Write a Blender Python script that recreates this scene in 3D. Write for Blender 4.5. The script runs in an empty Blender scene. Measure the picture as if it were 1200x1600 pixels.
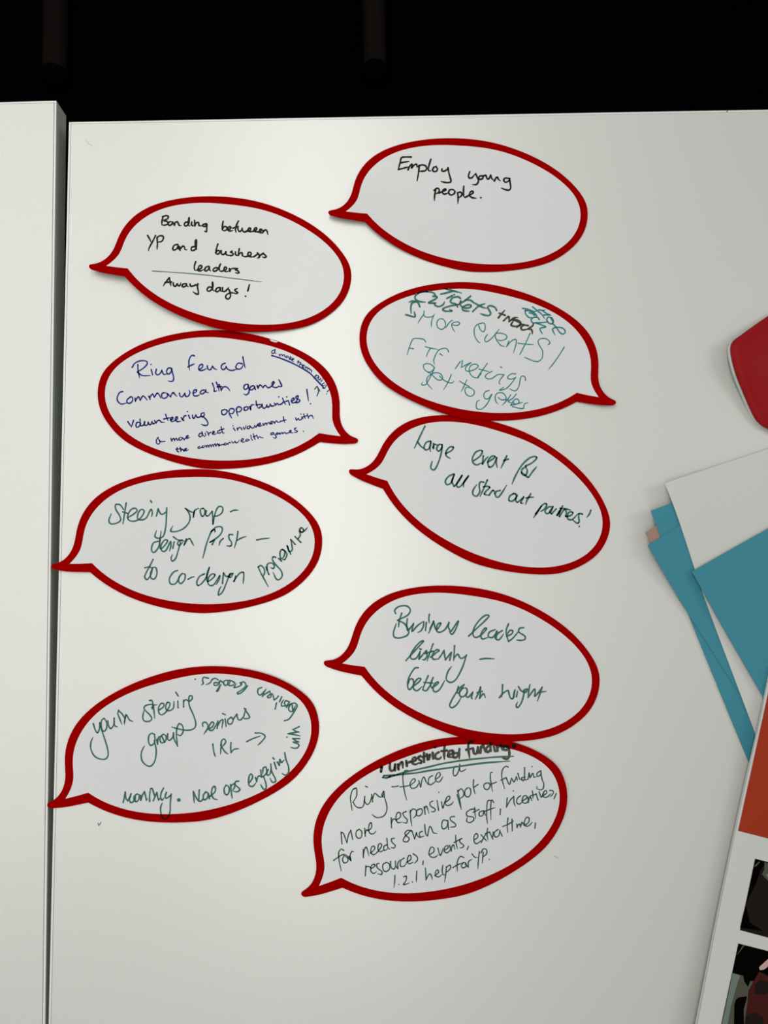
import bpy, bmesh, math, random
from mathutils import Vector, Matrix
from mathutils.geometry import delaunay_2d_cdt
random.seed(4)
scene = bpy.context.scene

# ------------------------------------------------------------------ camera
TZ = 0.74                     # height of the table tops
CAM_H = 0.73                  # camera above the table tops
FOC = 1202.0                  # focal length in pixels of a 1200 x 1600 frame
cam_data = bpy.data.cameras.new('camera')
cam_data.sensor_fit = 'VERTICAL'
cam_data.sensor_height = 36.0
cam_data.lens = 36.0 * FOC / 1600.0
cam_data.clip_start = 0.01
cam = bpy.data.objects.new('camera', cam_data)
scene.collection.objects.link(cam)
# world axes seen from the camera (right, down, forward), measured from the table edges
AX = Vector((0.99967346, -0.02324999, 0.01060252))
AY = Vector((-0.02428412, -0.99352515, 0.11098673))
AZ = Vector((0.00795343, -0.11120796, -0.99376533))
rot = Matrix(((AX.x, -AX.y, -AX.z), (AY.x, -AY.y, -AY.z), (AZ.x, -AZ.y, -AZ.z)))
cam.matrix_world = Matrix.Translation((0, 0, TZ + CAM_H)) @ rot.to_4x4()
scene.camera = cam

# ------------------------------------------------------------------ world, lights, exposure
world = bpy.data.worlds.new('world')
scene.world = world
world.use_nodes = True
world.node_tree.nodes['Background'].inputs[0].default_value = (0.95, 0.98, 1.0, 1)
world.node_tree.nodes['Background'].inputs[1].default_value = 0.396

def area_light(name, loc, target, sx, sy, power, color):
    d = bpy.data.lights.new(name, 'AREA')
    d.shape = 'RECTANGLE'; d.size = sx; d.size_y = sy; d.energy = power; d.color = color
    o = bpy.data.objects.new(name, d)
    scene.collection.objects.link(o)
    o.location = loc
    o.rotation_euler = (Vector(target) - Vector(loc)).to_track_quat('-Z', 'Y').to_euler()
    return o
area_light('ceiling_strip_light', (-0.124, 0.487, TZ + 1.226), (-0.124, 0.487, TZ), 0.16, 2.33, 14.72, (1.0, 0.985, 0.94))
area_light('ceiling_strip_light', (-0.973, 0.487, TZ + 1.226), (-0.973, 0.487, TZ), 0.16, 2.33, 9.29, (1.0, 0.985, 0.94))
area_light('side_panel_light', (1.6, 0.35, TZ + 1.0), (0.4, 0.2, TZ), 0.5, 0.5, 4.6, (1.0, 0.98, 0.95))
scene.view_settings.view_transform = 'Standard'
scene.view_settings.look = 'None'
scene.view_settings.exposure = 0.0
scene.view_settings.gamma = 1.0
scene.view_settings.use_curve_mapping = False

# ------------------------------------------------------------------ helpers
def P(px, py, z=0.0):
    """point of the photograph measured on the level z above the table tops"""
    r = Vector((px - 600.0, py - 800.0, FOC))
    w = Vector((r.dot(AX), r.dot(AY), r.dot(AZ)))
    k = (CAM_H - z) / -w.z
    return Vector((w.x * k, w.y * k, TZ + z))

def srgb(r, g, b):
    f = lambda c: (c / 255 / 12.92) if c / 255 <= 0.04045 else ((c / 255 + 0.055) / 1.055) ** 2.4
    return (f(r), f(g), f(b), 1)

MATS = {}
def mat(name, color, rough=0.5, spec=0.5, grain=None, bump=0.0, bump_scale=600.0):
    m = bpy.data.materials.new(name); m.use_nodes = True
    nt = m.node_tree; b = nt.nodes['Principled BSDF']
    b.inputs['Base Color'].default_value = color
    b.inputs['Roughness'].default_value = rough
    b.inputs['Specular IOR Level'].default_value = spec
    tc = nt.nodes.new('ShaderNodeTexCoord')
    if grain:
        n = nt.nodes.new('ShaderNodeTexNoise'); n.inputs['Scale'].default_value = grain[0]; n.inputs['Detail'].default_value = 4
        rp = nt.nodes.new('ShaderNodeValToRGB')
        k = grain[1]
        rp.color_ramp.elements[0].position = 0.3; rp.color_ramp.elements[1].position = 0.7
        rp.color_ramp.elements[0].color = tuple(c * (1 - k) for c in color[:3]) + (1,)
        rp.color_ramp.elements[1].color = tuple(min(1, c * (1 + k)) for c in color[:3]) + (1,)
        nt.links.new(tc.outputs['Object'], n.inputs['Vector'])
        nt.links.new(n.outputs['Fac'], rp.inputs['Fac']); nt.links.new(rp.outputs['Color'], b.inputs['Base Color'])
    if bump:
        n = nt.nodes.new('ShaderNodeTexNoise'); n.inputs['Scale'].default_value = bump_scale; n.inputs['Detail'].default_value = 2
        bp = nt.nodes.new('ShaderNodeBump'); bp.inputs['Strength'].default_value = bump; bp.inputs['Distance'].default_value = 0.0003
        nt.links.new(tc.outputs['Object'], n.inputs['Vector'])
        nt.links.new(n.outputs['Fac'], bp.inputs['Height']); nt.links.new(bp.outputs['Normal'], b.inputs['Normal'])
    MATS[name] = m
    return m

mat('white_laminate', (0.432, 0.435, 0.398, 1), 0.445, 1, (900.0, 0.035), 0.25, 1400.0)
MATS['white_laminate'].node_tree.nodes['Principled BSDF'].inputs['IOR'].default_value = 1.87   # hard lacquer
mat('white_edging', (0.56, 0.565, 0.54, 1), 0.4, 0.5)
mat('shaded_edging', (0.30, 0.33, 0.285, 1), 0.7, 0.1)  # edging below the white lip, side shade put into the grey
mat('panel_core', (0.13, 0.14, 0.13, 1), 0.6, 0.3)
mat('dark_steel', (0.02, 0.02, 0.022, 1), 0.5, 0.3)
mat('black_carpet', (0.0006, 0.0006, 0.0006, 1), 1.0, 0.0)
mat('brown_plastic', (0.007, 0.0055, 0.0048, 1), 0.7, 0.0)
mat('black_rubber', (0.0015, 0.0013, 0.0012, 1), 0.9, 0.0)
mat('card_white', (0.500, 0.504, 0.500, 1), 0.3, 0.224, (500.0, 0.012))
mat('card_red', (0.225, 0.0, 0.0, 1), 0.6, 0.0)
mat('paper_white', (0.455, 0.46, 0.43, 1), 0.6, 0.2, (700.0, 0.015))
mat('paper_teal', (0.041, 0.187, 0.235, 1), 0.6, 0.05)
mat('paper_pink', (0.27, 0.165, 0.135, 1), 0.7, 0.05)
mat('red_vinyl', (0.215, 0.006, 0.008, 1), 0.45, 0.05)
mat('clear_rim', (0.36, 0.38, 0.35, 1), 0.3, 0.5)
mat('print_orange', (0.265, 0.028, 0.010, 1), 0.5, 0.05)
mat('print_black', (0.0015, 0.0012, 0.001, 1), 0.5, 0.0)
mat('print_brown', (0.012, 0.009, 0.008, 1), 0.5, 0.0)
mat('print_grey', (0.065, 0.063, 0.045, 1), 0.5, 0.0)
mat('print_green_grey', (0.12, 0.15, 0.13, 1), 0.5, 0.0)
mat('print_maroon', (0.045, 0.010, 0.009, 1), 0.5, 0.0)
mat('print_pink', (0.42, 0.28, 0.25, 1), 0.5, 0.0)
mat('ink_black', (0.016, 0.020, 0.016, 1), 0.5, 0.0)
mat('ink_navy', (0.020, 0.028, 0.16, 1), 0.5, 0.0)
mat('ink_green', (0.043, 0.118, 0.092, 1), 0.5, 0.0)
mat('ink_dark_green', (0.030, 0.075, 0.055, 1), 0.5, 0.0)
mat('ink_teal', (0.032, 0.16, 0.175, 1), 0.5, 0.0)
mat('ink_bold_green', (0.048, 0.135, 0.11, 1), 0.5, 0.0)
mat('ink_grey_black', (0.058, 0.061, 0.048, 1), 0.5, 0.0)
mat('ink_over_red', (0.008, 0.005, 0.005, 1), 0.5, 0.0)
mat('scuff', (0.28, 0.29, 0.28, 1), 0.6, 0.1)
mat('dark_scuff', (0.05, 0.05, 0.05, 1), 0.6, 0.1)

def link(name, mesh, parent=None, mats=()):
    for m in mats: mesh.materials.append(MATS[m])
    o = bpy.data.objects.new(name, mesh)
    scene.collection.objects.link(o)
    if parent:
        o.parent = parent
        o.matrix_parent_inverse = Matrix.Translation(-parent.location) if parent.rotation_euler.z == 0 else Matrix()
    return o

def from_data(name, verts, faces, parent=None, mats=(), fmats=None, smooth=False):
    me = bpy.data.meshes.new(name)
    # meshes are stored relative to their thing's base
    off = parent.location if parent else Vector((0, 0, 0))
    me.from_pydata([tuple(Vector(v) - off) for v in verts], [], faces)
    for m in mats: me.materials.append(MATS[m])
    if fmats:
        for p, k in zip(me.polygons, fmats): p.material_index = k
    me.validate(); me.update()
    bm = bmesh.new(); bm.from_mesh(me); bmesh.ops.recalc_face_normals(bm, faces=bm.faces) if smooth is not None else None
    bm.to_mesh(me); bm.free()
    if smooth:
        for p in me.polygons: p.use_smooth = True
        me.set_sharp_from_angle(angle=math.radians(35))
    o = bpy.data.objects.new(name, me)
    scene.collection.objects.link(o)
    if parent: o.parent = parent
    return o

def thing(name, label, cat, loc, group=None):
    o = bpy.data.objects.new(name, None); o.empty_display_size = 0.03
    scene.collection.objects.link(o); o.location = loc
    o['label'] = label; o['category'] = cat
    if group: o['group'] = group
    return o

def box_data(x0, x1, y0, y1, z0, z1, bev=0.0):
    """bevelled box as verts, faces"""
    bm = bmesh.new()
    bmesh.ops.create_cube(bm, size=1)
    for v in bm.verts:
        v.co = Vector(((x0 + x1) / 2 + v.co.x * (x1 - x0), (y0 + y1) / 2 + v.co.y * (y1 - y0), (z0 + z1) / 2 + v.co.z * (z1 - z0)))
    if bev: bmesh.ops.bevel(bm, geom=bm.edges[:], offset=bev, segments=2, profile=0.5, affect='EDGES')
    bm.verts.index_update()
    d = [v.co.copy() for v in bm.verts], [[v.index for v in f.verts] for f in bm.faces]
    bm.free()
    return d

def catmull(pts, closed=False, corners=(), n=4):
    N = len(pts); out = []
    for i in range(N if closed else N - 1):
        p1 = pts[i]; p2 = pts[(i + 1) % N]
        p0 = pts[i - 1] if (closed or i > 0) and i not in corners else 2 * p1 - p2
        p3 = pts[(i + 2) % N] if (closed or i + 2 < N) and (i + 1) % N not in corners else 2 * p2 - p1
        k = n if closed else max(2, min(6, int((p2 - p1).length / 1.5) + 1))
        for j in range(k):
            t = j / k
            out.append(0.5 * ((2 * p1) + (p2 - p0) * t + (2 * p0 - 5 * p1 + 4 * p2 - p3) * t * t + (3 * p1 - p0 - 3 * p2 + p3) * t ** 3))
    if not closed: out.append(pts[-1])
    return out

def inside(p, poly):
    c = False; j = len(poly) - 1
    for i in range(len(poly)):
        a = poly[i]; b = poly[j]
        if (a[1] > p[1]) != (b[1] > p[1]) and p[0] < (b[0] - a[0]) * (p[1] - a[1]) / (b[1] - a[1]) + a[0]: c = not c
        j = i
    return c

def slab(name, tris, pts, top, thick, parent, mats):
    """solid sheet: pts 2-D, top(x, y) gives the upper surface, thick its thickness"""
    used = sorted({i for t in tris for i in t}); ix = {u: k for k, u in enumerate(used)}
    n = len(used); vs = []; fs = []
    for s in (0, 1):
        for u in used:
            x, y = pts[u]; vs.append((x, y, top(x, y) - s * thick))
    cnt = {}
    for t in tris:
        t = [ix[i] for i in t]
        fs.append(t); fs.append([i + n for i in reversed(t)])
        for a, b in zip(t, t[1:] + t[:1]): cnt[(a, b)] = 1
    for a, b in list(cnt):
        if (b, a) not in cnt: fs.append([b, a, a + n, b + n])
    return from_data(name, vs, fs, parent, mats, None, True)

def tri_fill(loops, step, keep):
    """constrained triangulation of closed loops with a grid of inner points"""
    pts = []; edges = []
    for lp in loops:
        s = len(pts); pts += [Vector(p[:2]) for p in lp]
        edges += [(s + i, s + (i + 1) % len(lp)) for i in range(len(lp))]
    x0 = min(p.x for p in pts); x1 = max(p.x for p in pts); y0 = min(p.y for p in pts); y1 = max(p.y for p in pts)
    y = y0 + step / 2; r = 0
    while y < y1:
        x = x0 + step / 2 + (r % 2) * step / 2
        while x < x1:
            if inside((x, y), loops[0]): pts.append(Vector((x, y)))
            x += step
        y += step * 0.87; r += 1
    res = delaunay_2d_cdt(pts, edges, [], 0, 1e-7)
    vs = res[0]; groups = [[] for _ in keep]
    for f in res[2]:
        c = sum((vs[i] for i in f), Vector((0, 0))) / len(f)
        for g, test in zip(groups, keep):
            if test(c): g.append(list(f)); break
    return vs, groups

def bumps(lst):
    """lst of (px, py, radius px, height mm) -> lift in metres at a world x, y"""
    q = [(P(a, b).x, P(a, b).y, r * 0.000607, h / 1000.0) for a, b, r, h in lst]
    return lambda x, y: sum(h * math.exp(-((x - a) ** 2 + (y - b) ** 2) / (r * r)) for a, b, r, h in q)
# ------------------------------------------------------------------ the setting: dark floor
vs, fs = box_data(-8, 8, -7, 9, -0.02, 0.0)
flo = from_data('floor', vs, fs, None, ['black_carpet']); flo['kind'] = 'structure'

# ------------------------------------------------------------------ tables
def make_table(label, corner, rz, side, width, depth):
    """corner: far corner beside the gap; side +1 table extends to the right, -1 to the left"""
    t = bpy.data.objects.new('table', None); t.empty_display_size = 0.05
    scene.collection.objects.link(t)
    t['label'] = label; t['category'] = 'table'
    T = 0.025; B = 0.0021; G = 0.00035
    x0, x1 = (0.0, width) if side > 0 else (-width, 0.0)
    y0, y1 = -depth, 0.0
    def part(name, d, m, bevel_smooth=True):
        me = bpy.data.meshes.new(name); me.from_pydata([tuple(v) for v in d[0]], [], d[1]); me.materials.append(MATS[m])
        me.update(); o = bpy.data.objects.new(name, me); scene.collection.objects.link(o); o.parent = t
        return o
    part('table_top', box_data(x0 + B + G, x1 - B - G, y0 + B + G, y1 - B - G, -T, 0, 0.0001), 'white_laminate')
    part('core_board', box_data(x0 + B, x1 - B, y0 + B, y1 - B, -T + 0.0004, -0.0012), 'panel_core')
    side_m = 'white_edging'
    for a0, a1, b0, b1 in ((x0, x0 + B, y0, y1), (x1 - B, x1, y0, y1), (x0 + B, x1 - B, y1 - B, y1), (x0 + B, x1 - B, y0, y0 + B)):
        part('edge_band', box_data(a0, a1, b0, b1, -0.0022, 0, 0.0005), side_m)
        part('side_edging', box_data(a0 + 0.0001, a1 - 0.0001, b0 + 0.0001, b1 - 0.0001, -T, -0.0022), 'shaded_edging')  # separate darker strip, carries the shade of the vertical edge face
    for lx in (x0 + 0.09, x1 - 0.09):
        for ly in (y0 + 0.09, y1 - 0.09):
            part('leg', box_data(lx - 0.025, lx + 0.025, ly - 0.025, ly + 0.025, -TZ + 0.012, -T, 0.003), 'dark_steel')
            part('foot_pad', box_data(lx - 0.02, lx + 0.02, ly - 0.02, ly + 0.02, -TZ, -TZ + 0.012, 0.002), 'black_rubber')
    part('frame_rail', box_data(x0 + 0.09, x1 - 0.09, y1 - 0.105, y1 - 0.075, -T - 0.05, -T, 0.002), 'dark_steel')
    part('frame_rail', box_data(x0 + 0.09, x1 - 0.09, y0 + 0.075, y0 + 0.105, -T - 0.05, -T, 0.002), 'dark_steel')
    t.location = corner; t.rotation_euler.z = rz
    return t

c1 = P(107.5, 190.5); e1 = P(75.6, 1600)
rz1 = math.atan2((e1 - c1).x, -(e1 - c1).y)
right_table = make_table('large white table top carrying the nine speech bubble cards', c1, rz1, +1, 1.6, 1.08)
c2 = P(88.0, 157.0); e2 = P(70.2, 1600)
rz2 = math.atan2((e2 - c2).x, -(e2 - c2).y)
left_table = make_table('bare white table top along the left side, beyond the dark gap', c2, rz2, -1, 1.6, 1.1)

# ------------------------------------------------------------------ bars in the black beyond the tables
def floor_bar(label, far, near, wpx):
    zb = -TZ + 0.045
    a = P(*far, zb); b = P(*near, zb)
    L = (a - b).length; ang = math.atan2((a - b).y, (a - b).x)
    R = (P(near[0] + wpx, near[1], zb) - b).length / 2
    t = thing('floor_bar', label, 'bar', Vector((b.x, b.y, 0)))
    M = Matrix.Translation((b.x, b.y, R)) @ Matrix.Rotation(ang, 4, 'Z')
    vs = []; fs = []; n = 20
    for s in (0, L):
        for k in range(n):
            w = 2 * math.pi * k / n; vs.append(M @ Vector((s, R * math.cos(w), R * math.sin(w))))
    for k in range(n): fs.append([k, (k + 1) % n, n + (k + 1) % n, n + k])
    fs.append(list(range(n))); fs.append(list(range(2 * n - 1, n - 1, -1)))
    from_data('bar_tube', vs, fs, t, ['brown_plastic'], None, True)
    vs = []; fs = []; m = 7
    for j in range(m + 1):
        x = 0.012 - (0.012 + R * 0.8) * math.sin(math.pi / 2 * j / m); r = (R + 0.0015) * max(0.02, math.cos(math.pi / 2 * max(0, j - 1) / (m - 1)))
        for k in range(n):
            w = 2 * math.pi * k / n; vs.append(M @ Vector((x, r * math.cos(w), r * math.sin(w))))
    for j in range(m):
        for k in range(n): fs.append([j * n + k, j * n + (k + 1) % n, (j + 1) * n + (k + 1) % n, (j + 1) * n + k])
    fs.append(list(range(m * n, (m + 1) * n)))
    from_data('end_cap', vs, fs, t, ['black_rubber'], None, True)
floor_bar('dark brown round bar in the black area beyond the left table', (84, -250), (78, 108), 37)
floor_bar('dark brown round bar in the black area beyond the middle of the right table', (579, -250), (586, 101), 36)

# ------------------------------------------------------------------ speech bubble cards
# die-cut outline (mm, table axes) and where each card lies: rotation and centre
OUTER = "-104.58,-0.75 -98.58,2.18 -93.29,7.38 -89.62,13.93 -87.18,21.35 -84.52,29.56 -80.25,38.25 -73.76,46.79 -64.84,54.41 -53.57,60.48 -40.62,64.79 -27.00,67.54 -13.58,69.04 -0.76,69.52 11.97,69.17 25.63,67.95 40.45,65.55 55.92,61.58 71.66,55.82 87.43,48.32 102.58,39.25 115.98,29.01 126.82,18.21 134.90,7.71 140.20,-1.71 142.75,-10.18 142.95,-18.89 141.00,-28.66 136.45,-38.83 129.00,-48.25 119.28,-56.25 108.58,-62.58 95.74,-67.41 76.29,-70.89 50.70,-72.38 27.48,-71.22 12.13,-68.32 1.17,-64.96 -10.49,-60.83 -23.82,-55.21 -37.34,-48.31 -50.02,-40.41 -61.31,-31.68 -70.51,-22.95 -77.85,-14.87 -88.41,-12.95 -99.31,-10.65 -108.18,-7.81 -110.66,-6.82 -112.19,-5.45 -112.93,-3.80 -112.31,-2.23 -110.45,-1.63"
INNER = "-95.65,-3.96 -90.92,-0.12 -86.70,4.37 -83.51,9.40 -81.30,15.59 -79.01,23.33 -75.14,32.00 -68.84,40.50 -60.32,48.05 -49.98,54.19 -37.97,58.64 -24.64,61.34 -11.14,62.48 0.94,62.45 11.66,61.69 23.39,60.38 37.35,58.34 52.28,55.17 67.28,50.27 82.61,43.24 97.73,34.43 111.22,24.59 122.00,14.41 129.60,4.52 134.10,-4.89 135.84,-14.39 134.84,-24.45 130.71,-34.77 123.07,-44.52 112.17,-52.81 99.26,-58.95 85.85,-62.77 72.60,-64.73 59.46,-65.36 46.25,-64.93 33.14,-63.58 20.57,-61.49 8.42,-58.69 -4.19,-54.89 -17.95,-49.78 -32.45,-43.01 -46.53,-34.44 -58.73,-24.83 -67.99,-15.46 -74.95,-6.66 -85.22,-5.52"
NOTCH_OUTER, NOTCH_INNER = 44, (0, 44)
FIT = {
    1: (1.0085, -0.0425, 0.0425, 1.0085, 73.53, 389.13),
    2: (1.0000, 0.0000, 0.0000, 1.0000, -162.00, 332.82),
    3: (-0.9581, 0.3026, 0.3026, 0.9581, -122.65, 188.45),
    4: (-0.9332, 0.3833, 0.3833, 0.9332, 130.58, 228.50),
    5: (0.9750, 0.1964, -0.1964, 0.9750, 86.03, 103.10),
    6: (0.9875, -0.1401, 0.1401, 0.9875, -195.47, 56.36),
    7: (1.0051, 0.0408, -0.0408, 1.0051, 61.85, -59.63),
    8: (0.9437, -0.3542, 0.3542, 0.9437, -200.34, -137.33),
    9: (0.9177, -0.4353, 0.4353, 0.9177, 26.81, -211.89),
}
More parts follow.
